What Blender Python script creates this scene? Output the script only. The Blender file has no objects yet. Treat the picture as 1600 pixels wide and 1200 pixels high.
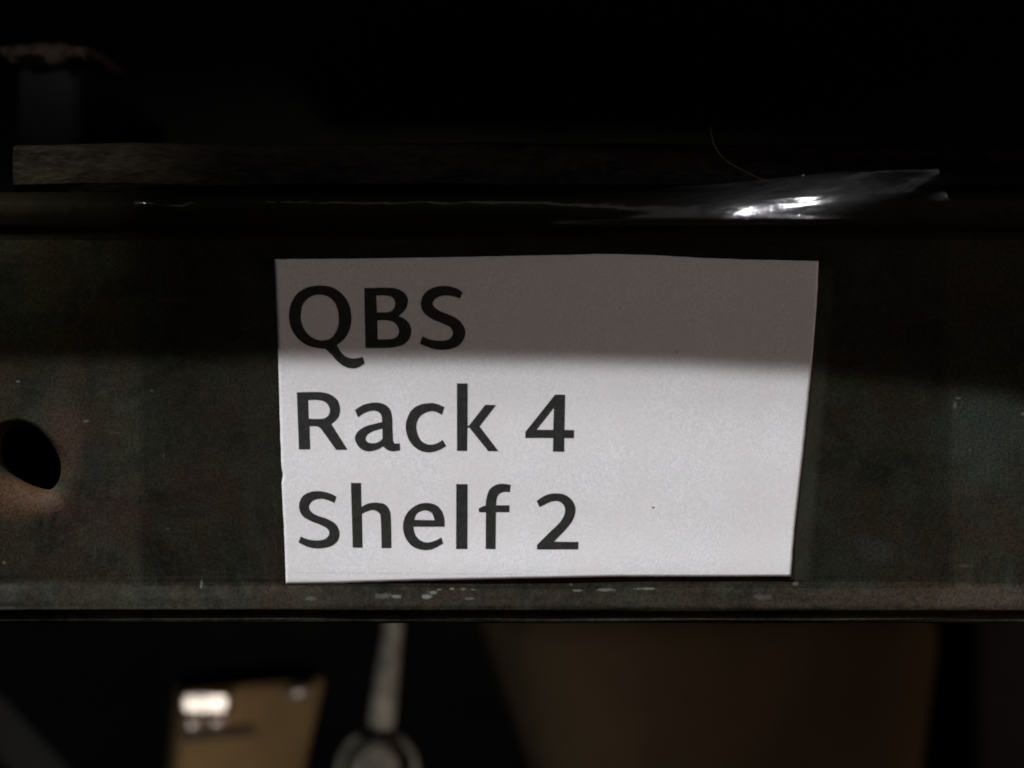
import bpy, bmesh, math, random
from mathutils import Vector, noise
from mathutils.geometry import tessellate_polygon
random.seed(4)
S = bpy.context.scene
C = S.collection
D = 0.25            # camera to front of beam, metres

# ------------------------------------------------------------------ camera
cam = bpy.data.objects.new('camera', bpy.data.cameras.new('camera'))
C.objects.link(cam); S.camera = cam
cam.location = (0, -D, 0); cam.rotation_euler = (math.radians(90), 0, 0)
cam.data.sensor_width = 36; cam.data.lens = 56.25
cam.data.clip_start = 0.01; cam.data.clip_end = 20
cam.data.dof.use_dof = True
cam.data.dof.focus_distance = 0.2585
cam.data.dof.aperture_fstop = 10.0
# ------------------------------------------------------------------ world, view
w = bpy.data.worlds.new('World'); S.world = w; w.use_nodes = True
w.node_tree.nodes['Background'].inputs[0].default_value = (0.5, 0.42, 0.38, 1)
w.node_tree.nodes['Background'].inputs[1].default_value = 0.0015
S.view_settings.view_transform = 'Standard'; S.view_settings.look = 'None'
S.view_settings.exposure = 0; S.view_settings.gamma = 1
S.view_settings.use_curve_mapping = False
S.cycles.use_adaptive_sampling = False
S.cycles.use_denoising = True

# ------------------------------------------------------------------ lamps
def area(name, loc, aim, sx, sy, watts, col):
    l = bpy.data.lights.new(name, 'AREA'); l.shape = 'RECTANGLE'; l.size = sx; l.size_y = sy
    l.energy = watts; l.color = col
    o = bpy.data.objects.new(name, l); C.objects.link(o); o.location = loc
    o.rotation_euler = (Vector(aim) - Vector(loc)).to_track_quat('-Z', 'Y').to_euler()
    return o
def spot(name, loc, aim, ang, blend, rad, watts, col):
    l = bpy.data.lights.new(name, 'SPOT'); l.spot_size = math.radians(ang); l.spot_blend = blend
    l.shadow_soft_size = rad; l.energy = watts; l.color = col
    o = bpy.data.objects.new(name, l); C.objects.link(o); o.location = loc
    o.rotation_euler = (Vector(aim) - Vector(loc)).to_track_quat('-Z', 'Y').to_euler()
    return o
area('ceiling_lamp', (-.75, -.68, 1.13), (0, 0, 0), .020, .020, 38.5, (.965, .955, 1))
area('penumbra_lamp', (-.80, -.68, 1.195), (0, 0, 0), .06, .06, 14.0, (.965, .95, 1))  # second lamp added to soften the edge of the label's shadow
area('aisle_bounce_light', (.95, -.62, -.30), (0, 0, 0), .5, .5, 2.2, (1, .66, .53))
area('tape_streak_lamp', (.31, -.75, .60), (.0395, 0, .027), .018, .022, .85, (.95, .96, 1))  # added lamp, placed to give the white streak on the tape
area('tape_sheen_fill', (.0, -.74, .71), (.02, 0, .03), .36, .12, .035, (1, .92, .85))  # no window here: weak lamp added for the grey sheen on the tape
spot('left_fill_spot', (-.42, -.52, .42), (-.090, 0, .0375), 4.0, 1, .012, 21, (1, .94, .70))  # narrow spot added to brighten the lip and board at far left
spot('cloth_fill_spot', (-.40, -.60, .20), (-.093, .066, .067), 3.6, 1, .015, 2.6, (1, .95, .88))  # spot added only to brighten the cloth at upper left
spot('lower_bay_fill_spot', (-.20, -.45, -.62), (-.075, .22, -.135), 21, 1, .05, 9.5, (1, .92, .80))  # spot added to brighten the things below the beam

# ------------------------------------------------------------------ helpers
def P(px, py, y=0.0):
    k = (D + y) / D * 1e-4
    return Vector(((px - 800) * k, y, (600 - py) * k))
def tag(o, label=None, cat=None, group=None, kind=None):
    if label: o['label'] = label
    if cat: o['category'] = cat
    if group: o['group'] = group
    if kind: o['kind'] = kind
    return o
def empty(name, loc):
    o = bpy.data.objects.new(name, None); C.objects.link(o); o.location = loc; o.empty_display_size = .01
    return o
def mesh(name, verts, faces, mat, parent=None, smooth=False):
    me = bpy.data.meshes.new(name); me.from_pydata([tuple(v) for v in verts], [], faces); me.update()
    bm = bmesh.new(); bm.from_mesh(me); bmesh.ops.recalc_face_normals(bm, faces=bm.faces); bm.to_mesh(me); bm.free()
    if smooth:
        for p in me.polygons: p.use_smooth = True
    me.materials.append(mat)
    o = bpy.data.objects.new(name, me); C.objects.link(o)
    if parent: o.parent = parent; o.location = -parent.location
    return o
def bevel(o, w, n=2):
    m = o.modifiers.new('bevel', 'BEVEL'); m.width = w; m.segments = n; m.limit_method = 'ANGLE'
    return o
def box(name, a, b, mat, parent=None, bv=0):
    x0, y0, z0 = a; x1, y1, z1 = b
    v = [(x, y, z) for x in (x0, x1) for y in (y0, y1) for z in (z0, z1)]
    f = [(0, 1, 3, 2), (4, 6, 7, 5), (0, 4, 5, 1), (2, 3, 7, 6), (0, 2, 6, 4), (1, 5, 7, 3)]
    o = mesh(name, v, f, mat, parent)
    if bv: bevel(o, bv)
    return o
def hexa(name, front, back, mat, parent=None, bv=0):
    v = list(front) + list(back)
    f = [(0, 1, 2, 3), (7, 6, 5, 4)] + [(i, i + 4, (i + 1) % 4 + 4, (i + 1) % 4) for i in range(4)]
    o = mesh(name, v, f, mat, parent)
    if bv: bevel(o, bv)
    return o
def sstep(a, b, x):
    t = max(0, min(1, (x - a) / (b - a))); return t * t * (3 - 2 * t)
def cr(pts, n):
    """Catmull-Rom through open list of tuples, n samples in all, even in parameter"""
    out = []; m = len(pts) - 1
    for i in range(n):
        t = i / (n - 1) * m; k = min(int(t), m - 1); u = t - k
        p0 = pts[max(k - 1, 0)]; p1 = pts[k]; p2 = pts[k + 1]; p3 = pts[min(k + 2, m)]
        out.append(tuple(.5 * (2 * b + (c - a) * u + (2 * a - 5 * b + 4 * c - d) * u * u + (3 * b - a - 3 * c + d) * u ** 3)
                         for a, b, c, d in zip(p0, p1, p2, p3)))
    return out

# ------------------------------------------------------------------ materials
class NT:
    def __init__(s, name):
        s.m = bpy.data.materials.new(name); s.m.use_nodes = True; s.t = s.m.node_tree; s.n = s.t.nodes
        s.b = s.n['Principled BSDF']; s.out = s.n['Material Output']
        s.co = s.n.new('ShaderNodeTexCoord').outputs['Object']
    def link(s, a, b): s.t.links.new(a, b)
    def set(s, sock, v):
        if hasattr(v, 'is_output'): s.link(v, sock)
        else: sock.default_value = v
    def mapping(s, sc, loc=(0, 0, 0), rot=(0, 0, 0)):
        n = s.n.new('ShaderNodeMapping'); s.link(s.co, n.inputs[0]); n.inputs[1].default_value = loc
        n.inputs[2].default_value = rot; n.inputs[3].default_value = sc; return n.outputs[0]
    def noise(s, scale, detail=4, rough=.55, vec=None, dist=0):
        n = s.n.new('ShaderNodeTexNoise'); n.inputs['Scale'].default_value = scale
        n.inputs['Detail'].default_value = detail; n.inputs['Roughness'].default_value = rough
        n.inputs['Distortion'].default_value = dist
        s.link(vec if vec else s.co, n.inputs['Vector']); return n.outputs['Fac']
    def ramp(s, v, a, b, va=0, vb=1):
        n = s.n.new('ShaderNodeMapRange'); n.interpolation_type = 'SMOOTHSTEP'
        s.link(v, n.inputs[0]); n.inputs[1].default_value = a; n.inputs[2].default_value = b
        n.inputs[3].default_value = va; n.inputs[4].default_value = vb; return n.outputs[0]
    def math(s, op, a, b=0.0):
        n = s.n.new('ShaderNodeMath'); n.operation = op; s.set(n.inputs[0], a); s.set(n.inputs[1], b); return n.outputs[0]
    def mix(s, f, a, b, mode='MIX'):
        n = s.n.new('ShaderNodeMix'); n.data_type = 'RGBA'; n.blend_type = mode; n.clamp_factor = True
        s.set(n.inputs[0], f)
        for q, v in ((6, a), (7, b)):
            if hasattr(v, 'is_output'): s.link(v, n.inputs[q])
            else: n.inputs[q].default_value = (*v, 1)
        return n.outputs[2]
    def bump(s, h, strength, dist, normal=None):
        n = s.n.new('ShaderNodeBump'); n.inputs['Strength'].default_value = strength; n.inputs['Distance'].default_value = dist
        s.link(h, n.inputs['Height'])
        if normal: s.link(normal, n.inputs['Normal'])
        return n.outputs[0]
    def spot(s, x, z, rx, rz, soft=.35, wob=None):
        """mask of an irregular ellipse at a fixed place of the object (a stain, a chip)"""
        n = s.n.new('ShaderNodeVectorMath'); n.operation = 'SUBTRACT'; s.link(s.co, n.inputs[0]); n.inputs[1].default_value = (x, 0, z)
        m = s.n.new('ShaderNodeVectorMath'); m.operation = 'MULTIPLY'; s.link(n.outputs[0], m.inputs[0]); m.inputs[1].default_value = (1 / rx, 0, 1 / rz)
        l = s.n.new('ShaderNodeVectorMath'); l.operation = 'LENGTH'; s.link(m.outputs[0], l.inputs[0])
        v = l.outputs['Value']
        if wob: v = s.math('ADD', v, wob)
        return s.ramp(v, 1 + soft, 1 - soft)
    def fin(s, col=None, rough=None, metal=None, spec=None, normal=None):
        if col is not None:
            if hasattr(col, 'is_output'): s.link(col, s.b.inputs['Base Color'])
            else: s.b.inputs['Base Color'].default_value = (*col, 1)
        if rough is not None: s.set(s.b.inputs['Roughness'], rough)
        if metal is not None: s.b.inputs['Metallic'].default_value = metal
        if spec is not None: s.b.inputs['Specular IOR Level'].default_value = spec
        if normal: s.link(normal, s.b.inputs['Normal'])
        return s.m

def beam_paint():
    t = NT('worn_olive_paint')
    n1 = t.noise(55, 6, .62, dist=.6); n2 = t.noise(170, 5, .6); n3 = t.noise(900, 4, .6); n4 = t.noise(62, 6, .7, dist=.8)
    col = t.mix(t.ramp(n4, .36, .62), (.0038, .0044, .0028), (.0150, .0174, .0108))
    rust = t.math('MULTIPLY', t.ramp(n1, .47, .66), t.ramp(n2, .3, .62))
    col = t.mix(t.math('MULTIPLY', rust, .75), col, (.021, .0112, .0070))
    wob = t.math('MULTIPLY', t.math('SUBTRACT', t.noise(170, 6, .65), .5), 3.2)
    col = t.mix(t.ramp(t.noise(120, 5, .65), .42, .62, 0, .8), col, (.0130, .0098, .0052))
    # rust bloom at the punched hole, wide rusty patches, dark scuffs
    col = t.mix(t.spot(-.0772, -.0170, .0062, .0036, .5, wob), col, (.038, .020, .010))
    col = t.mix(t.spot(-.0700, -.0090, .0030, .0060, .5, wob), col, (.026, .016, .011))
    col = t.mix(t.math('MULTIPLY', t.spot(-.0485, -.0163, .0075, .0045, .8, wob), .45), col, (.020, .0105, .0065))
    col = t.mix(t.math('MULTIPLY', t.spot(-.0630, -.0210, .0090, .0035, .8, wob), .4), col, (.022, .0105, .008))
    col = t.mix(t.math('MULTIPLY', t.spot(-.0655, -.0125, .0020, .0040, .5, wob), .7), col, (.008, .009, .008))
    col = t.mix(t.math('MULTIPLY', t.spot(-.0395, -.0115, .0022, .0050, .6, wob), .7), col, (.010, .009, .006))
    col = t.mix(t.math('MULTIPLY', t.spot(.0560, -.0260, .0028, .0018, .8, wob), .5), col, (.028, .030, .029))
    col = t.mix(t.math('MULTIPLY', t.spot(.0735, -.0060, .0075, .0090, .9, wob), .6), col, (.022, .030, .025))
    col = t.mix(t.spot(.0740, -.0335, .0120, .0020, .5, wob), col, (.026, .0195, .0140))
    col = t.mix(t.spot(.0500, -.0335, .0120, .0014, .5, wob), col, (.0170, .0125, .0085))
    col = t.mix(t.math('MULTIPLY', t.spot(-.0010, -.0335, .0400, .0012, .8, wob), .6), col, (.0125, .0090, .0058))
    # fine grain of dust and pits, hairline scuffs
    sc = t.noise(900, 5, .7, t.mapping((.10, 1, 1.0), rot=(0, .5, 0))); sc2 = t.noise(700, 5, .7, t.mapping((1.0, 1, .12), rot=(0, .3, 0)))
    col = t.mix(t.math('MULTIPLY', t.ramp(sc, .62, .74), t.ramp(n1, .4, .6)), col, (.040, .044, .032))
    col = t.mix(t.math('MULTIPLY', t.ramp(sc2, .64, .76), .7), col, (.036, .036, .028))
    n5 = t.noise(2400, 3, .8)
    col = t.mix(t.ramp(n5, .35, .65, 0, 1), t.mix(1.0, col, (.55, .55, .55), 'MULTIPLY'), t.mix(1.0, col, (1.5, 1.5, 1.5), 'MULTIPLY'))
    col = t.mix(t.ramp(n3, .45, .75, 0, .45), col, (.026, .0255, .017))
    vo = t.n.new('ShaderNodeTexVoronoi'); vo.inputs['Scale'].default_value = 190; t.link(t.co, vo.inputs['Vector'])
    fleck = t.math('MULTIPLY', t.ramp(vo.outputs['Distance'], .07, .03), t.ramp(t.noise(90, 2), .52, .6))
    col = t.mix(t.math('MULTIPLY', fleck, .45), col, (.13, .13, .115))
    # bare chips in the paint along the bottom edge and a few bright scratches
    cw = t.math('MULTIPLY', t.math('SUBTRACT', t.noise(1500, 3, .6), .5), 2.2)
    for cx, cz, rx, rz, a in ((668, 931, 7, 3.2, 1), (677, 925, 6, 2.2, .9), (686, 921, 4, 1.5, .7), (620, 931, 6, 2.5, .8), (600, 930, 13, 3.5, .4),
                              (707, 919.5, 3, 1.6, .9), (724, 920, 3.5, 1.5, .6), (739, 920.5, 3, 1.1, .5), (735, 934, 7, 1.8, .5),
                              (902, 922, 8, 1.8, .7), (945, 921, 13, 2.4, .7), (1007, 919, 14, 1.6, .8), (487, 934, 9, 3, .35),
                              (1243, 912, 4, 2.5, .7), (1190, 932, 12, 4, .3), (315, 912, 2, 6, .8), (237, 610, 2.2, 1.3, 1),
                              (28, 596, 2.5, 1.4, .8), (134, 658, 4, 2, .6), (262, 826, 3, 1.5, .4), (1492, 633, 2.5, 5, .6), (1497, 622, 4, 1.5, .7)):
        m = t.spot((cx - 800) * 1e-4, (600 - cz) * 1e-4, rx * 1e-4, rz * 1e-4, .5, cw)
        col = t.mix(t.math('MULTIPLY', m, a), col, (.085, .088, .075))
    bumph = t.math('ADD', t.math('MULTIPLY', n2, .6), t.math('MULTIPLY', n3, .25))
    nb = t.bump(bumph, .35, .0006)
    return t.fin(col, t.ramp(n2, .3, .7, .55, .8), 0, .06, nb)

def lip_paint():
    t = NT('rubbed_lip_paint')
    n1 = t.noise(60, 6, .6, t.mapping((.4, 1, 1.6)), .5); n2 = t.noise(900, 4, .6); n3 = t.noise(220, 4)
    col = t.mix(t.ramp(n1, .38, .62), (.0034, .0038, .0022), (.0088, .0070, .0042))
    col = t.mix(t.ramp(n3, .45, .65, 0, .7), col, (.0040, .0044, .0030))
    col = t.mix(t.ramp(n2, .45, .8, 0, .5), col, (.0165, .0145, .0100))
    wob = t.math('MULTIPLY', t.math('SUBTRACT', t.noise(170, 6, .65), .5), 3.2)
    col = t.mix(t.spot(.0740, -.0335, .0100, .0022, .5, wob), col, (.022, .0175, .0135))
    col = t.mix(t.spot(.0530, -.0330, .0100, .0014, .5, wob), col, (.0135, .0108, .0082))
    col = t.mix(t.math('MULTIPLY', t.spot(-.0010, -.0330, .0070, .0012, .6, wob), .5), col, (.024, .020, .016))
    cw = t.math('MULTIPLY', t.math('SUBTRACT', t.noise(1500, 3, .6), .5), 2.2)
    for cx, cz, rx, rz, a in ((668, 931, 7, 3.2, 1), (677, 925, 6, 2.2, .9), (686, 921, 4, 1.5, .7), (620, 931, 6, 2.5, .8), (600, 930, 13, 3.5, .4),
                              (707, 919.5, 3, 1.6, .9), (724, 920, 3.5, 1.5, .6), (739, 920.5, 3, 1.1, .5), (735, 934, 7, 1.8, .5),
                              (902, 922, 8, 1.8, .7), (945, 921, 13, 2.4, .7), (1007, 919, 14, 1.6, .8), (487, 934, 9, 3, .35), (1190, 932, 12, 4, .3)):
        m = t.spot((cx - 800) * 1e-4, (600 - cz) * 1e-4, rx * 1e-4, rz * 1e-4, .5, cw)
        col = t.mix(t.math('MULTIPLY', m, a), col, (.085, .088, .075))
    nb = t.bump(t.math('ADD', t.math('MULTIPLY', n3, .6), t.math('MULTIPLY', n2, .3)), .4, .0006)
    return t.fin(col, .65, 0, .08, nb)

def paper():
    t = NT('printer_paper')
    f1 = t.noise(2900, 3, .8); f2 = t.noise(90, 3); f3 = t.noise(1300, 3, .6); f4 = t.noise(330, 5, .7, dist=1.2)
    col = t.mix(t.ramp(f1, .25, .75), (.66, .66, .68), (.92, .92, .925))
    col = t.mix(t.ramp(f2, .35, .65, 0, .5), col, (.79, .75, .755))
    col = t.mix(t.ramp(f4, .4, .75, 0, .4), col, (.72, .745, .735))
    col = t.mix(t.ramp(f3, .2, .35, .10, 0), col, (.55, .55, .56))
    col = t.mix(t.spot(.02205, -.0193, .00022, .00016, .4), col, (.12, .12, .13))
    col = t.mix(t.math('MULTIPLY', t.spot(.0257, .0050, .00014, .0003, .4), .7), col, (.3, .27, .27))
    nb = t.bump(t.math('ADD', f1, f3), .25, .00006)
    return t.fin(col, .75, 0, .2, nb)

def ink():
    t = NT('toner_ink')
    f = t.noise(1100, 3, .7); g = t.noise(3800, 2, .6)
    col = t.mix(t.ramp(f, .35, .7), (.017, .0175, .017), (.031, .031, .029))
    col = t.mix(t.ramp(g, .5, .8, 0, .5), col, (.055, .055, .05))
    return t.fin(col, .6, 0, .25)

def simple(name, c1, c2, scale, rough=.7, spec=.3, stretch=(1, 1, 1), bump=.3, metal=0, grain=0):
    t = NT(name)
    v = t.mapping(stretch)
    a = t.noise(scale, 6, .62, v, .4); b = t.noise(scale * 6, 4, .6, v)
    col = t.mix(t.ramp(a, .32, .68), c1, c2)
    if grain: col = t.mix(t.ramp(b, .4, .8, 0, grain), col, tuple(min(1, x * 2.4) for x in c2))
    return t.fin(col, rough, metal, spec, t.bump(b, bump, .0008))

def tape_mat():
    t = NT('clear_glossy_tape')
    f1 = t.noise(420, 4, .6, t.mapping((.6, 1, 1.3))); f2 = t.noise(2600, 3, .65)
    # tiny dust grains and bubbles caught in the film
    nb = t.bump(t.math('ADD', f1, t.math('MULTIPLY', f2, .12)), .05, .00045)
    gl = t.n.new('ShaderNodeBsdfGlossy'); gl.inputs['Roughness'].default_value = .075; t.link(nb, gl.inputs['Normal'])
    lw = t.n.new('ShaderNodeLayerWeight'); lw.inputs[0].default_value = .5
    frv = t.math('ADD', t.math('MULTIPLY', t.math('POWER', lw.outputs['Facing'], 5.0), .95), .060)
    g2 = t.n.new('ShaderNodeBsdfGlossy'); g2.inputs['Roughness'].default_value = .30; t.link(nb, g2.inputs['Normal'])
    gm = t.n.new('ShaderNodeMixShader'); gm.inputs[0].default_value = .22; t.link(gl.outputs[0], gm.inputs[1]); t.link(g2.outputs[0], gm.inputs[2])
    tr = t.n.new('ShaderNodeBsdfTransparent'); tr.inputs[0].default_value = (.87, .875, .865, 1)
    df = t.n.new('ShaderNodeBsdfDiffuse'); df.inputs[0].default_value = (.40, .43, .33, 1)
    # film is slightly cloudy where it is not stuck down (attribute "loose")
    at = t.n.new('ShaderNodeAttribute'); at.attribute_name = 'loose'
    m0 = t.n.new('ShaderNodeMixShader'); t.link(t.math('MULTIPLY', at.outputs['Fac'], .022), m0.inputs[0])
    t.link(tr.outputs[0], m0.inputs[1]); t.link(df.outputs[0], m0.inputs[2])
    m1 = t.n.new('ShaderNodeMixShader'); t.link(frv, m1.inputs[0])
    t.link(m0.outputs[0], m1.inputs[1]); t.link(gm.outputs[0], m1.inputs[2])
    t.link(m1.outputs[0], t.out.inputs['Surface'])
    return t.m

M_beam = beam_paint(); M_lip = lip_paint(); M_paper = paper(); M_ink = ink(); M_tape = tape_mat()
M_dark = simple('dark_steel', (.006, .006, .006), (.012, .011, .010), 60)
M_board = simple('dusty_dark_wood', (.006, .0048, .0042), (.022, .018, .0155), 200, .9, .1, (.35, 1, 1), .6, grain=.6)
M_wall = simple('unlit_back_panel', (.002, .002, .002), (.004, .0036, .003), 6, .9, .02)
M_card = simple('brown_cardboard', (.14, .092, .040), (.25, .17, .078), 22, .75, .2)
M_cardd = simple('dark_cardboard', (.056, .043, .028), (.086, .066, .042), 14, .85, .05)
M_olive = simple('olive_cardboard_side', (.11, .10, .065), (.17, .15, .10), 16, .85, .1)
M_band = simple('dark_printed_band', (.035, .022, .014), (.06, .04, .025), 30, .6, .3)
M_grey = simple('dull_grey_metal', (.07, .073, .07), (.30, .305, .28), 90, .5, .4, grain=.4)
M_foil = simple('tape_glint_foil', (.50, .47, .46), (.72, .67, .66), 60, .42, .5, metal=1, bump=.05)  # bright metal standing in for highlights on the carton's tape
M_cloth = simple('dull_brown_wrap', (.06, .050, .040), (.13, .108, .088), 40, .9, .1, (.4, 1, 1), .8)
M_slate = simple('slate_plastic', (.012, .014, .017), (.024, .027, .031), 40, .7, .2)
M_hair = simple('brown_fibre', (.07, .055, .042), (.11, .09, .07), 300, .5, .4)

# ------------------------------------------------------------------ setting
tag(box('back_wall', (-3, 2.20, -2.5), (3, 2.24, 2.5), M_wall), kind='structure')

# ------------------------------------------------------------------ rack beam
beam = empty('rack_beam', (0, 0, -.0375))
tag(beam, 'worn dark olive painted steel shelf beam with a punched hole at its left end', 'shelf beam')
X0, X1 = -.30, .30
ZT, ZB = .0225, -.0300
def sweep(name, prof, mat, xs, parent, wob=0.0):
    v = []; f = []; n = len(prof)
    for i, x in enumerate(xs):
        for j, (y, z) in enumerate(prof):
            q = noise.noise(Vector((x * 40, j * .15, 3))) * wob
            v.append((x, y + q, z + q * .6))
    for i in range(len(xs) - 1):
        for j in range(n - 1):
            a = i * n + j; f.append((a, a + n, a + n + 1, a + 1))
    return mesh(name, v, f, mat, parent, True)
xs = [X0 + (X1 - X0) * i / 400 for i in range(401)]
top_prof = cr([(0, ZT), (-.0004, .0236), (-.0018, .0246), (-.0026, .0257), (-.0029, .0270), (-.0026, .0283), (-.0018, .0293),
               (-.0006, .0299), (.0012, .0300)], 50) + [(.004, .0300), (.040, .0300)]
sweep('top_lip', top_prof, M_lip, xs, beam, .00012)
bot_prof = cr([(0, ZB), (-.0001, -.0312), (-.0006, -.0324), (-.0011, -.0336), (-.0014, -.0346), (-.0014, -.0351), (-.0009, -.0356),
               (-.0004, -.0359), (-.0004, -.0363), (-.0006, -.0367), (-.0003, -.0372), (.001, -.0375)], 70) + [(.040, -.0375)]
sweep('bottom_lip', bot_prof, M_beam, xs, beam, .00016)
# web with a dimpled, punched hole
hole = [(-16, 752), (-8, 700), (6, 676), (26, 666), (44, 667), (62, 678), (78, 696), (89, 718), (92, 738), (88, 755), (80, 766),
        (70, 770), (54, 767), (36, 760), (18, 750), (2, 742)]
hc = Vector((38, 718))
def closed(pts, per=6):
    out = []; n = len(pts)
    for k in range(n):
        p0, p1, p2, p3 = pts[k - 1], pts[k], pts[(k + 1) % n], pts[(k + 2) % n]
        for s in range(per):
            u = s / per
            out.append(tuple(.5 * (2 * b + (c - a) * u + (2 * a - 5 * b + 4 * c - d) * u * u + (3 * b - a - 3 * c + d) * u ** 3)
                             for a, b, c, d in zip(p0, p1, p2, p3)))
    return out
hole = closed([(22, 664), (44, 667), (64, 680), (80, 698), (91, 722), (90, 748), (80, 765), (66, 770), (44, 765), (22, 755), (4, 741), (-9, 722), (-13, 698), (-4, 674)], 6)
hole = [(hc.x + (a - hc.x) * .95, hc.y + (b - hc.y) * .95) for a, b in hole]
hn = len(hole)
def ring(off, y):
    out = []
    for (a, b) in hole:
        d = (Vector((a, b)) - hc).normalized(); d *= off * (.35 + .65 * sstep(-.7, .5, d.y))
        q = P(a + d.x, b + d.y); out.append(Vector((q.x, y, q.z)))
    return out
rings = [ring(38, 0), ring(30, .00008), ring(22, .0003), ring(14, .0007), ring(7, .0012), ring(2, .0017), ring(0, .0022), ring(0, .004)]
v = []; f = []
for r in rings: v += r
for i in range(len(rings) - 1):
    for j in range(hn):
        a = i * hn + j; b = i * hn + (j + 1) % hn; f.append((a, b, b + hn, a + hn))
mesh('hole_rim', v, f, M_beam, beam, True)
outer = [Vector((X0, 0, ZB)), Vector((X1, 0, ZB)), Vector((X1, 0, ZT)), Vector((X0, 0, ZT))]
loops = [outer, rings[0]]
tris = tessellate_polygon(loops)
allv = [p for l in loops for p in l]
mesh('web', allv, [tuple(t) for t in tris], M_beam, beam)
box('back_plate', (X0, .040, -.0375), (X1, .042, .030), M_dark, beam)

# ------------------------------------------------------------------ deck board above the beam
def board():
    lx = P(20, 0, .018).x
    z0, z1 = .0300, .0405
    pr = [(.0230, z0), (.0200, .0325), (.0184, .0336), (.0180, .036), (.0180, .0388), (.0186, .0400), (.0200, z1), (.30, z1), (.30, z0)]
    v = []; f = []; n = len(pr); xs = [lx + (.30 - lx) * i / 60 for i in range(61)]
    for x in xs:
        for y, z in pr:
            q = noise.noise(Vector((x * 60, y * 30, z * 300))) * .0005
            v.append((x, y + q, z + (q if z > .031 else 0)))
    for i in range(60):
        for j in range(n):
            a = i * n + j; b = i * n + (j + 1) % n; f.append((a, b, b + n, a + n))
    f.append(tuple(range(n))); f.append(tuple(60 * n + j for j in range(n))[::-1])
    return mesh('deck_board', v, f, M_board)
tag(board(), 'dusty dark wooden deck board lying on top of the beam', 'board')

# unseen shelf added over the label, its edge shaped to throw the paper's shadow
up = empty('shade_shelf', (0, .1, .100))
tag(up, 'unseen dark shelf added above the labelled beam to shade it', 'shelf')
e = [(-.35, -.0582), (-.10, -.0583), (-.055, -.0586), (-.04, -.0589), (-.02, -.0597), (-.01, -.0603), (.0, -.0611), (.02, -.0632), (.35, -.0960)]
v = [(x, y, .100) for x, y in e] + [(x, y, .104) for x, y in e] + [(.35, .5, .100), (-.35, .5, .100), (.35, .5, .104), (-.35, .5, .104)]
n = len(e)
f = [(i, i + 1, i + 1 + n, i + n) for i in range(n - 1)] + [tuple(range(n)) + (2 * n, 2 * n + 1), tuple(range(n, 2 * n)) + (2 * n + 2, 2 * n + 3),
     (2 * n, 2 * n + 1, 2 * n + 3, 2 * n + 2), (0, n, 2 * n + 3, 2 * n + 1), (n - 1, 2 * n - 1, 2 * n + 2, 2 * n)]
mesh('shade_panel', v, f, M_dark, up)

# ------------------------------------------------------------------ paper label
def warp(x, z):
    """how far the paper stands off the steel (m)"""
    px = 800 + x * 1e4; py = 600 - z * 1e4
    a = .00018 * math.exp(-((px - 960) / 190) ** 2 - ((py - 400) / 70) ** 2)
    b = .00042 * sstep(470, 760, px) * math.exp(-((905 - py) / 55) ** 2) * (1 - .25 * sstep(900, 1240, px))
    c = .00012 * math.exp(-((px - 1262) / 40) ** 2)
    d = .00006 * noise.noise(Vector((px / 160, py / 120, 1.7)))
    return .00016 + a + b + c + d
def L(px, py, lift=0.0):
    x = (px - 800) * 1e-4; z = (600 - py) * 1e-4
    return Vector((x, -warp(x, z) - lift, z))
def lerp_poly(pts, t):
    for (a, va), (b, vb) in zip(pts, pts[1:]):
        if t <= b: return va + (vb - va) * (t - a) / (b - a)
    return pts[-1][1]
topE = [(0, 405), (.15, 404.3), (.32, 402), (.5, 399), (.61, 397), (.70, 399), (.78, 403), (.88, 406), (1, 408)]
botE = [(0, 912), (.10, 911), (.25, 907), (.45, 903.5), (.65, 900.5), (.85, 900.5), (1, 900)]
lefE = [(0, 429), (.2, 433.5), (.45, 437), (.64, 440), (.665, 442.5), (.69, 440.3), (.72, 441), (.85, 444.5), (1, 447)]
rigE = [(0, 1278.5), (.12, 1276), (.3, 1269), (.38, 1265.5), (.6, 1255), (.8, 1244), (.9, 1239), (1, 1235)]
lab = empty('shelf_label', P(840, 912))
tag(lab, 'white paper label reading QBS Rack 4 Shelf 2, taped to the dark steel beam', 'label')
NU, NV = 170, 110
v = []; f = []
for j in range(NV + 1):
    t = j / NV
    for i in range(NU + 1):
        s = i / NU
        xl = lerp_poly(lefE, t); xr = lerp_poly(rigE, t)
        yt = lerp_poly(topE, s); yb = lerp_poly(botE, s)
        jit = .5 * noise.noise(Vector((s * 40, t * 30, 0)))
        px = xl + (xr - xl) * s; py = yt + (yb - yt) * t
        if i in (0, NU): px += jit
        if j in (0, NV): py += jit
        v.append(L(px, py))
for j in range(NV):
    for i in range(NU):
        a = j * (NU + 1) + i; f.append((a, a + 1, a + NU + 2, a + NU + 1))
# give the sheet its thickness
nv = len(v)
v += [p + Vector((0, .00009, 0)) for p in v]
f2 = [tuple(x + nv for x in q[::-1]) for q in f]
rim = [i for i in range(NU + 1)] + [(j) * (NU + 1) + NU for j in range(1, NV + 1)] + [NV * (NU + 1) + i for i in range(NU - 1, -1, -1)] + [j * (NU + 1) for j in range(NV - 1, 0, -1)]
f3 = [(rim[k], rim[(k + 1) % len(rim)], rim[(k + 1) % len(rim)] + nv, rim[k] + nv) for k in range(len(rim))]
mesh('paper_sheet', v, f + f2 + f3, M_paper, lab, True)

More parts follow.
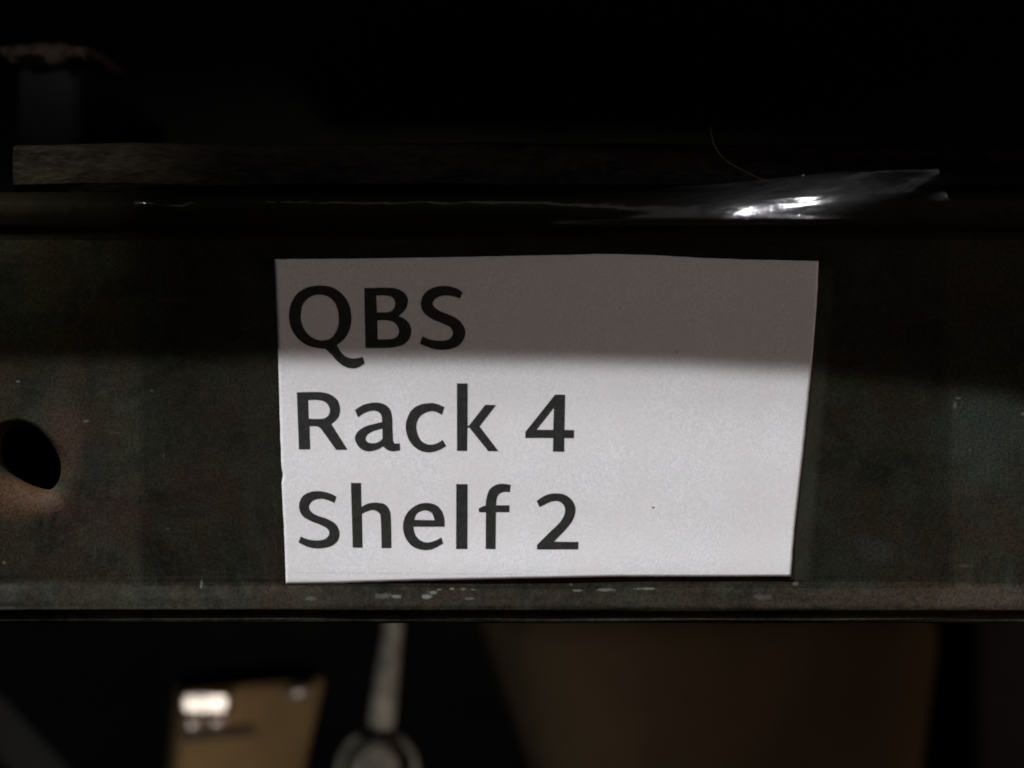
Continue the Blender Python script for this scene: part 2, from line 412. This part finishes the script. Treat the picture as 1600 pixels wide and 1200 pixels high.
# letters: outlines in photo units; 'c' marks a corner
def G(origin, *conts):
    ox, oy = origin; res = []
    for ct in conts:
        res.append([((ox + p[0] / 7.5, oy + p[1] / 7.5), len(p) > 2) for p in ct])
    return res
c = 1
glyphs = [
 ('Q', G((440, 430),
   [(88,480),(112,335),(190,212),(310,142),(455,121),(595,142),(705,215),(787,330),(820,480),(806,620),(745,738),(650,822,c),(700,905),(765,958),(850,976),(955,958,c),(975,1035,c),(905,1078),(835,1092),(745,1072),(655,1010),(590,935),(510,862,c),(430,855),(300,822),(190,740),(115,620)],
   [(228,480),(250,350),(325,265),(430,230),(540,250),(622,320),(664,430),(672,545),(640,660),(575,740),(470,764),(370,735),(290,665),(243,575)])),
 ('B', G((580, 430),
   [(-80,150,c),(215,146),(310,162),(392,208),(432,285),(418,375),(380,430),(325,480,c),(405,520),(458,590),(472,670),(440,760),(365,820),(250,848),(120,854),(-65,854,c)],
   [(62,240,c),(180,240),(250,262),(282,325),(262,395),(205,432),(70,434,c)],
   [(74,530,c),(190,530),(280,562),(325,640),(308,712),(240,748),(78,752,c)])),
 ('S', G((580, 430),
   [(1072,200,c),(1045,275,c),(960,250),(870,240),(780,262),(725,320),(748,380),(830,430),(950,478),(1050,548),(1105,655),(1080,762),(1000,842),(860,876),(720,862),(570,805,c),(600,715,c),(700,755),(830,768),(920,745),(957,680),(925,612),(820,560),(700,508),(612,432),(582,330),(620,222),(720,150),(860,126),(990,150)])),
 ('R', G((450, 590),
   [(105,172,c),(330,168),(470,187),(578,258),(612,370),(588,470),(510,543,c),(700,845,c),(565,845,c),(385,596,c),(345,571),(255,568,c),(262,840,c),(130,840,c)],
   [(238,262,c),(350,262),(440,287),(489,358),(482,430),(430,475),(350,484),(245,482,c)])),
 ('a', G((450, 590),
   [(785,380,c),(885,318),(1010,292),(1115,306),(1190,360),(1220,450),(1226,600),(1233,735,c),(1250,772,c),(1312,770,c),(1316,850,c),(1240,862),(1175,850),(1112,806,c),(1040,845),(930,862),(840,820),(787,725),(812,640),(900,575),(1000,545),(1102,520,c),(1098,450),(1060,402),(1000,386),(905,410),(822,465,c)],
   [(1108,595,c),(1015,622),(940,660),(912,715),(940,758),(1005,768),(1065,752),(1108,715,c)])),
 ('c', G((610, 590),
   [(635,345,c),(605,435,c),(520,396),(440,400),(352,450),(308,540),(315,640),(360,735),(440,782),(530,775),(615,730,c),(655,800,c),(565,850),(450,875),(330,845),(230,750),(183,620),(190,500),(250,380),(350,317),(480,297),(560,313)])),
 ('k', G((610, 590),
   [(780,68,c),(905,68,c),(905,560,c),(918,566,c),(1112,318,c),(1238,322,c),(1045,570,c),(1266,860,c),(1145,860,c),(922,582,c),(903,590,c),(900,858,c),(780,858,c)])),
 ('4', G((760, 590),
   [(805,198,c),(922,200,c),(915,612,c),(1028,615,c),(1025,708,c),(912,708,c),(912,868,c),(778,866,c),(782,706,c),(455,706,c),(458,635,c)],
   [(790,352,c),(782,612,c),(588,610,c)])),
 ('S', G((450, 740),
   [(570,268,c),(545,342,c),(470,310),(390,293),(300,312),(250,375),(270,440),(340,488),(460,530),(560,590),(606,690),(580,790),(500,850),(380,874),(250,862),(125,805,c),(150,735,c),(240,770),(350,782),(440,762),(484,705),(462,645),(380,597),(250,545),(160,480),(131,370),(170,268),(260,216),(370,204),(480,226)])),
 ('h', G((450, 740),
   [(738,108,c),(858,108,c),(862,388,c),(940,350),(1040,338),(1140,360),(1192,430),(1207,530),(1214,870,c),(1098,870,c),(1088,530),(1062,455),(1000,425),(930,440),(868,470,c),(875,865,c),(760,865,c)])),
 ('e', G((610, 740),
   [(635,620,c),(634,530),(600,430),(530,365),(430,342),(320,362),(220,432),(162,530),(149,640),(180,755),(260,850),(370,890),(490,883),(620,815,c),(598,745,c),(520,785),(430,804),(350,778),(292,712),(270,620,c)],
   [(280,540,c),(308,472),(368,436),(432,432),(490,467),(518,545,c)])),
 ('l', G((610, 740), [(772,122,c),(905,122,c),(903,880,c),(770,880,c)])),
 ('f', G((760, 740),
   [(285,130,c),(275,217,c),(210,212),(150,237),(122,290),(115,370,c),(272,370,c),(270,450,c),(112,450,c),(108,880,c),(-9,880,c),(-6,452,c),(-85,450,c),(-92,408,c),(-45,385),(-8,373,c),(0,290),(38,185),(110,132),(190,118)])),
 ('2', G((760, 740),
   [(588,318,c),(695,252),(810,230),(930,252),(1018,330),(1044,430),(1010,545),(930,650),(790,795,c),(1078,798,c),(1075,885,c),(592,885,c),(592,832,c),(745,680),(868,560),(920,450),(905,370),(850,325),(780,322),(705,350),(622,392,c)])),
]
def contour(ct, per=8):
    n = len(ct); out = []
    for k in range(n):
        (p1, c1) = ct[k]; (p2, c2) = ct[(k + 1) % n]
        p0 = ct[k - 1][0]; p3 = ct[(k + 2) % n][0]
        if c1: p0 = (p1[0] * 1.0, p1[1] * 1.0)
        if c2: p3 = p2
        if c1 and c2:
            m = max(2, int(math.dist(p1, p2) / 3))
            for s in range(m):
                u = s / m; out.append((p1[0] + (p2[0] - p1[0]) * u, p1[1] + (p2[1] - p1[1]) * u))
            continue
        for s in range(per):
            u = s / per
            out.append(tuple(.5 * (2 * b + (cc - a) * u + (2 * a - 5 * b + 4 * cc - d) * u * u + (3 * b - a - 3 * cc + d) * u ** 3)
                             for a, b, cc, d in zip(p0, p1, p2, p3)))
    return out
for ch, conts in glyphs:
    loops = [[Vector((a, b, 0)) for a, b in contour(ct)] for ct in conts]
    tr = tessellate_polygon(loops)
    flat = [p for l in loops for p in l]
    vv = [L(p.x + .12 * noise.noise(Vector((p.x * .9, p.y * .9, 2))), p.y + .12 * noise.noise(Vector((p.x * .9, p.y * .9, 7))), .00003) for p in flat]
    o = mesh('letter', vv, [tuple(t) for t in tr], M_ink, lab)
    o['label'] = ('black printed digit ' if ch.isdigit() else 'black printed letter ') + ch
# faint dotted rule printed along the bottom margin
v = []; f = []
M_dot = simple('faint_grey_print', (.30, .30, .32), (.55, .55, .57), 1500, .7, .1, bump=0)
for k in range(105):
    px = 452 + k * 3.55; py = 894.4 + .0045 * (px - 450)
    if random.random() < .12: continue
    r = random.uniform(.45, .75); b = len(v)
    for dx, dy in ((-r, -.4), (r, -.4), (r, .4), (-r, .4)): v.append(L(px + dx, py + dy, .00003))
    f.append((b, b + 1, b + 2, b + 3))
mesh('dotted_rule', v, f, M_dot, lab)

# ------------------------------------------------------------------ clear tape over label and lips
def tape():
    NX, NP = 620, 260
    v = []; f = []; loose = []
    for i in range(NX + 1):
        s = i / NX
        x = -.0582 + s * (.0680 + .0582)
        lift = sstep(.012, .062, x)
        zt = max(.0303, .0303 + .20 * (x - .0352) - .0030 * sstep(.047, .068, x)) + .0003 * noise.noise(Vector((x * 90, 0, 0)))
        bulge = .0011 * math.exp(-((x - .041) / .020) ** 2)
        pts = [(-.0004, -.0305), (-.0004, -.0298),
               (-.0004, -.020), (-.0004, -.010), (-.0004, 0), (-.0004, .010), (-.0004, .0175), (-.0009, .0205), (-.0022, .0235),
               (-.0031 - bulge * .4, .0255), (-.0034 - bulge, .0270 + .0010 * lift), (-.0030 - bulge, .0285 + .0018 * lift),
               (-.0019 - .0014 * lift, .0297 + .0032 * lift), (-.0006 - .0022 * lift, zt)]
        for (y, z) in cr(pts, NP + 1):
            # gentle cockles of the film on the lip, stronger where it is loose
            up_ = sstep(.0225, .0262, z); lo = sstep(-.0300, -.0330, z)
            zz = z - .20 * (x - .0395)
            cock = (.00009 * noise.noise(Vector((x * 55, zz * 220, 5))) + .00004 * noise.noise(Vector((x * 150, zz * 600, 9)))) * up_
            cock += .000022 * noise.noise(Vector((x * 420, zz * 1500, 2))) * up_
            
            # long tent of loose film rising to the right over the lip
            dx = x - .0352; q = z - (.0274 + .21 * dx)
            fy = -.0044 + .319 * q + 12 * q * q + .00205 * math.tanh((dx - .001) / .0145) + .00055 * (1 - math.exp(-dx * dx / .0004))
            W = math.exp(-(dx / .027) ** 4) * sstep(.0246, .0253, z)
            y += (fy - y) * W; cock *= 1 - .75 * W
            # small pinched folds at both ends of the film
            cock -= .00045 * math.exp(-((x - .0640) / .0055) ** 2 - ((z - .0297 - .30 * (x - .062)) / .0014) ** 2)
            cock -= .00052 * math.exp(-((x + .0540) / .0036) ** 2 - ((z - .0280 + .22 * (x + .056)) / .0012) ** 2)
            yy = y - warp(x, z) * (1 - up_) 
            ex = noise.noise(Vector((z * 110, 3.1 + s, 0))) * (.0006 if s > .5 else .0004)
            xx = x - .0022 * sstep(.0265, .0325, z) * sstep(.80, 1, s) + ex * (sstep(.93, 1, s) + sstep(.07, 0, s))
            v.append((xx, yy + cock * 1.0 - .00005, z))
            px = 800 + x * 1e4; py = 600 - z * 1e4
            xr = 1279 - (py - 408) * .088
            gap = sstep(xr - 4, xr + 2, px) * sstep(xr + 34, xr + 18, px) * (1 if -.0305 < z < .018 else 0)
            gapl = sstep(375, 395, px) * sstep(440, 430, px) * (1 if -.0305 < z < .018 else 0) * .25
            loose.append(max(gap, gapl))
    n = NP + 1
    for i in range(NX):
        for j in range(NP):
            a = i * n + j; f.append((a, a + 1, a + 1 + n, a + n))
    o = mesh('clear_tape', v, f, M_tape, None, True)
    at = o.data.attributes.new('loose', 'FLOAT', 'POINT')
    at.data.foreach_set('value', loose)
    return o
tag(tape(), 'wide clear glossy tape stuck over the white label and both lips of the beam', 'tape')

# ------------------------------------------------------------------ hair on the tape
def strand(name, pts, r, mat, seg=60):
    cv = bpy.data.curves.new(name, 'CURVE'); cv.dimensions = '3D'; cv.bevel_depth = r; cv.bevel_resolution = 2
    sp = cv.splines.new('POLY'); q = cr([tuple(p) for p in pts], seg); sp.points.add(len(q) - 1)
    for i, p in enumerate(q):
        sp.points[i].co = (*p, 1); sp.points[i].radius = .35 + .65 * math.sin(math.pi * min(1, .12 + i / seg))
    o = bpy.data.objects.new(name, cv)
    dg = bpy.context.evaluated_depsgraph_get()
    C.objects.link(o); dg.update()
    me = bpy.data.meshes.new_from_object(o.evaluated_get(dg)); bpy.data.objects.remove(o)
    me.materials.clear(); me.materials.append(mat); me.name = name
    for p in me.polygons: p.use_smooth = True
    o = bpy.data.objects.new(name, me); C.objects.link(o); return o
h = strand('hair_strand', [P(1110, 196, -.0035), P(1115, 225, -.0036), P(1132, 249, -.0038), P(1160, 266, -.0040), P(1190, 280, -.0042), P(1215, 290, -.0043), P(1232, 291, -.0043)], .00007, M_hair)
tag(h, 'thin curved brown hair standing on the tape above the bright reflection', 'hair')

# ------------------------------------------------------------------ things on the deck, top left
wr = empty('wrapped_bundle', P(80, 218, .07)); tag(wr, 'dim slate box with a brown cloth on top, in the dark upper left corner', 'box')
a0 = P(24, 214, .07); a1 = P(128, 100, .07)
box('box_body', (a0.x, .07, .0405), (a1.x, .15, a1.z), M_slate, wr, .002)
v = []; f = []
NA, NB = 40, 24
for j in range(NB + 1):
    for i in range(NA + 1):
        s = i / NA; t = j / NB
        a = P(8 + 130 * s, 92 - 40 * math.sin(math.pi * (.15 + .75 * s)) * t, .066)
        yy = .064 + .03 * t * t + .0015 * noise.noise(Vector((s * 6, t * 5, 0)))
        v.append((a.x, yy, a.z + .0008 * noise.noise(Vector((s * 9, t * 7, 4)))))
for j in range(NB):
    for i in range(NA):
        a = j * (NA + 1) + i; f.append((a, a + 1, a + NA + 2, a + NA + 1))
cl = mesh('cloth', v, f, M_cloth, wr, True)
sm = cl.modifiers.new('thick', 'SOLIDIFY'); sm.thickness = .0015; sm.offset = 1

# ------------------------------------------------------------------ lower bay
tag(box('lower_shelf_board', (-.45, .16, -.226), (.45, .60, -.22), M_dark), 'dark lower shelf board under the boxes', 'board')
def quad(pts, y): return [P(a, b, y) for a, b in pts]
def down(p, q, z):   # point on the line p-q at height z
    t = (z - p.z) / (q.z - p.z); return p + (q - p) * t
ZF = -.2197
# left brown carton
yb = .22
tl, tr_ = P(286, 1076, yb), P(512, 1054, yb)
bl, br = down(tl, P(272, 1210, yb), ZF), down(tr_, P(478, 1205, yb), ZF)
cb = empty('brown_carton', (bl + br) / 2); tag(cb, 'light brown carton with shiny tape glints made as metal patches, under the left half of the beam', 'carton')
off = Vector((-.012, .05, -.004)); offb = Vector((-.012, .05, 0))
hexa('carton_body', [tl, tr_, br, bl], [tl + off, tr_ + off, br + offb, bl + offb], M_card, cb, .003)
def patch(name, px, py, w_, h_, y, aim, mat, parent, dome=.25):
    """small domed patch whose middle faces the half-way direction to a lamp"""
    c0 = P(px, py, y); vdir = (Vector(cam.location) - c0).normalized(); ldir = (Vector(aim) - c0).normalized()
    nrm = (vdir + ldir).normalized(); ux = nrm.cross(Vector((0, 0, 1))).normalized(); uz = ux.cross(nrm).normalized()
    k = (D + y) / D * 1e-4; v = []; f = []; n = 12
    for j in range(n + 1):
        for i in range(n + 1):
            a = 2 * i / n - 1; b = 2 * j / n - 1
            aa = a * math.sqrt(1 - b * b / 2) ; bb = b * math.sqrt(1 - a * a / 2)
            a = .6 * a + .4 * aa; b = .6 * b + .4 * bb
            p = c0 + ux * a * w_ * k / 2 + uz * b * h_ * k / 2 - nrm * dome * (a * a + b * b) * h_ * k / 4
            p += nrm * .0002 * noise.noise(Vector((a * 1.5, b * 1.5, px * .1)))
            v.append(p)
    for j in range(n):
        for i in range(n):
            q = j * (n + 1) + i; f.append((q, q + 1, q + n + 2, q + n + 1))
    o = mesh(name, v, f, mat, parent, True)
    m = o.modifiers.new('thick', 'SOLIDIFY'); m.thickness = .0006; m.offset = -1
    return o
LA = (-.20, -.45, -.62)
patch('tape_glint', 321, 1098, 76, 30, yb - .006, LA, M_foil, cb, .06)  # patches sized and tilted as the highlight blobs on the carton
patch('tape_glint', 300, 1132, 26, 26, yb - .006, LA, M_foil, cb, .9)
patch('tape_glint', 337, 1129, 28, 24, yb - .006, LA, M_foil, cb, 1.0)
patch('tape_glint', 464, 1084, 40, 26, yb - .006, LA, M_foil, cb, 1.5)
hexa('printed_band', quad([(284, 1148), (392, 1136), (396, 1150), (284, 1160)], yb - .0012), quad([(284, 1148), (392, 1136), (396, 1150), (284, 1160)], yb + .002), M_band, cb)

# hanging grey rod ending in a round eye
hk = empty('hanging_rod', P(612, 860, .20)); tag(hk, 'dull grey metal rod hanging below the beam with a round eye at its end', 'rod')
def tube(name, rowpts, mat, parent, n=28):
    v = []; f = []
    for k, (p, r) in enumerate(rowpts):
        a = rowpts[max(k - 1, 0)][0]; b = rowpts[min(k + 1, len(rowpts) - 1)][0]
        t = (b - a).normalized(); u = t.cross(Vector((0, 1, 0))).normalized(); w_ = t.cross(u)
        for i in range(n):
            q = 2 * math.pi * i / n; v.append(p + (u * math.cos(q) + w_ * math.sin(q)) * r)
    for k in range(len(rowpts) - 1):
        for i in range(n):
            a = k * n + i; b = k * n + (i + 1) % n; f.append((a, b, b + n, a + n))
    f.append(tuple(range(n))); f.append(tuple((len(rowpts) - 1) * n + i for i in range(n)))
    return mesh(name, v, f, mat, parent, True)
k2 = 1.8e-4
top = P(622, 900, .20); top.z = .0300
tube('rod', [(top, 15 * k2), (P(614, 985, .20), 15 * k2), (P(607, 1040, .20), 18 * k2), (P(602, 1080, .20), 19.5 * k2), (P(596, 1128, .20), 21 * k2), (P(595, 1134, .20), 19 * k2)], M_grey, hk)
tube('neck', [(P(595, 1133, .20), 17 * k2), (P(593, 1146, .20), 17 * k2), (P(592, 1158, .20), 22 * k2)], M_dark, hk)
def uv(name, cpos, rx, ry, rz, mat, parent, n=32):
    bm = bmesh.new(); bmesh.ops.create_uvsphere(bm, u_segments=n, v_segments=n // 2, radius=1)
    for q in bm.verts: q.co = Vector((q.co.x * rx, q.co.y * ry, q.co.z * rz)) + cpos
    me = bpy.data.meshes.new(name); bm.to_mesh(me); bm.free()
    for p in me.polygons: p.use_smooth = True
    me.materials.append(mat); o = bpy.data.objects.new(name, me); C.objects.link(o); o.parent = parent; o.location = -parent.location
    return o
ec = P(585, 1200, .20)
uv('eye_boss', ec, 39 * k2, 16 * k2, 44 * k2, M_grey, hk)
v = []; f = []
rc = P(590, 1202, .205)
for i in range(64):
    q = 2 * math.pi * i / 64
    for j in range(14):
        w_ = 2 * math.pi * j / 14; rr = 60 * k2 + 5.5 * k2 * math.cos(w_)
        v.append(rc + Vector((rr * math.cos(q), 8 * k2 * math.sin(w_), rr * math.sin(q))))
for i in range(64):
    for j in range(14):
        f.append((i * 14 + j, ((i + 1) % 64) * 14 + j, ((i + 1) % 64) * 14 + (j + 1) % 14, i * 14 + (j + 1) % 14))
mesh('eye_ring', v, f, M_grey, hk, True)

# right, big dark carton with an olive side
yr = .24
A, B = P(800, 900, yr), P(1500, 900, yr)
A2, B2 = down(P(815, 975, yr), P(860, 1200, yr), ZF), down(P(1492, 975, yr), P(1463, 1200, yr), ZF)
A = down(P(815, 975, yr), P(860, 1200, yr), P(0, 930, yr).z); B = down(P(1492, 975, yr), P(1463, 1200, yr), P(0, 930, yr).z)
yk = .33
Ak = down(P(716, 985, yk), P(785, 1200, yk), A.z); Ak2 = down(P(716, 985, yk), P(785, 1200, yk), ZF)
db = empty('dark_carton', (A2 + B2) / 2); tag(db, 'large dark brown carton with a rounded left corner, under the right half of the beam', 'carton')
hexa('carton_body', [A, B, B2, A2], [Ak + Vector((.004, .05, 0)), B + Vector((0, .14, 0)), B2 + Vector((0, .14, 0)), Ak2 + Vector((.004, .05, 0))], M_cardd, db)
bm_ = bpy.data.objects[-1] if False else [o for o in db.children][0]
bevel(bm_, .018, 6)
for p in bm_.data.polygons: p.use_smooth = True
# faint slanted thing in the lower left corner
fl = hexa('leaning_panel', quad([(-260, 960), (-30, 1052), (150, 1250), (150, 1320)], .26), quad([(-260, 960), (-30, 1052), (150, 1250), (150, 1320)], .27), M_slate)
tag(fl, 'faint dark grey panel leaning in the bottom left corner', 'panel')
# right corner: dark bin
rb = box('dark_bin', (P(1520, 0, .30).x, .30, ZF), (P(1900, 0, .30).x, .42, -.04), M_slate, None, .003)
tag(rb, 'almost black bin at the bottom right corner beside the dark carton', 'bin')
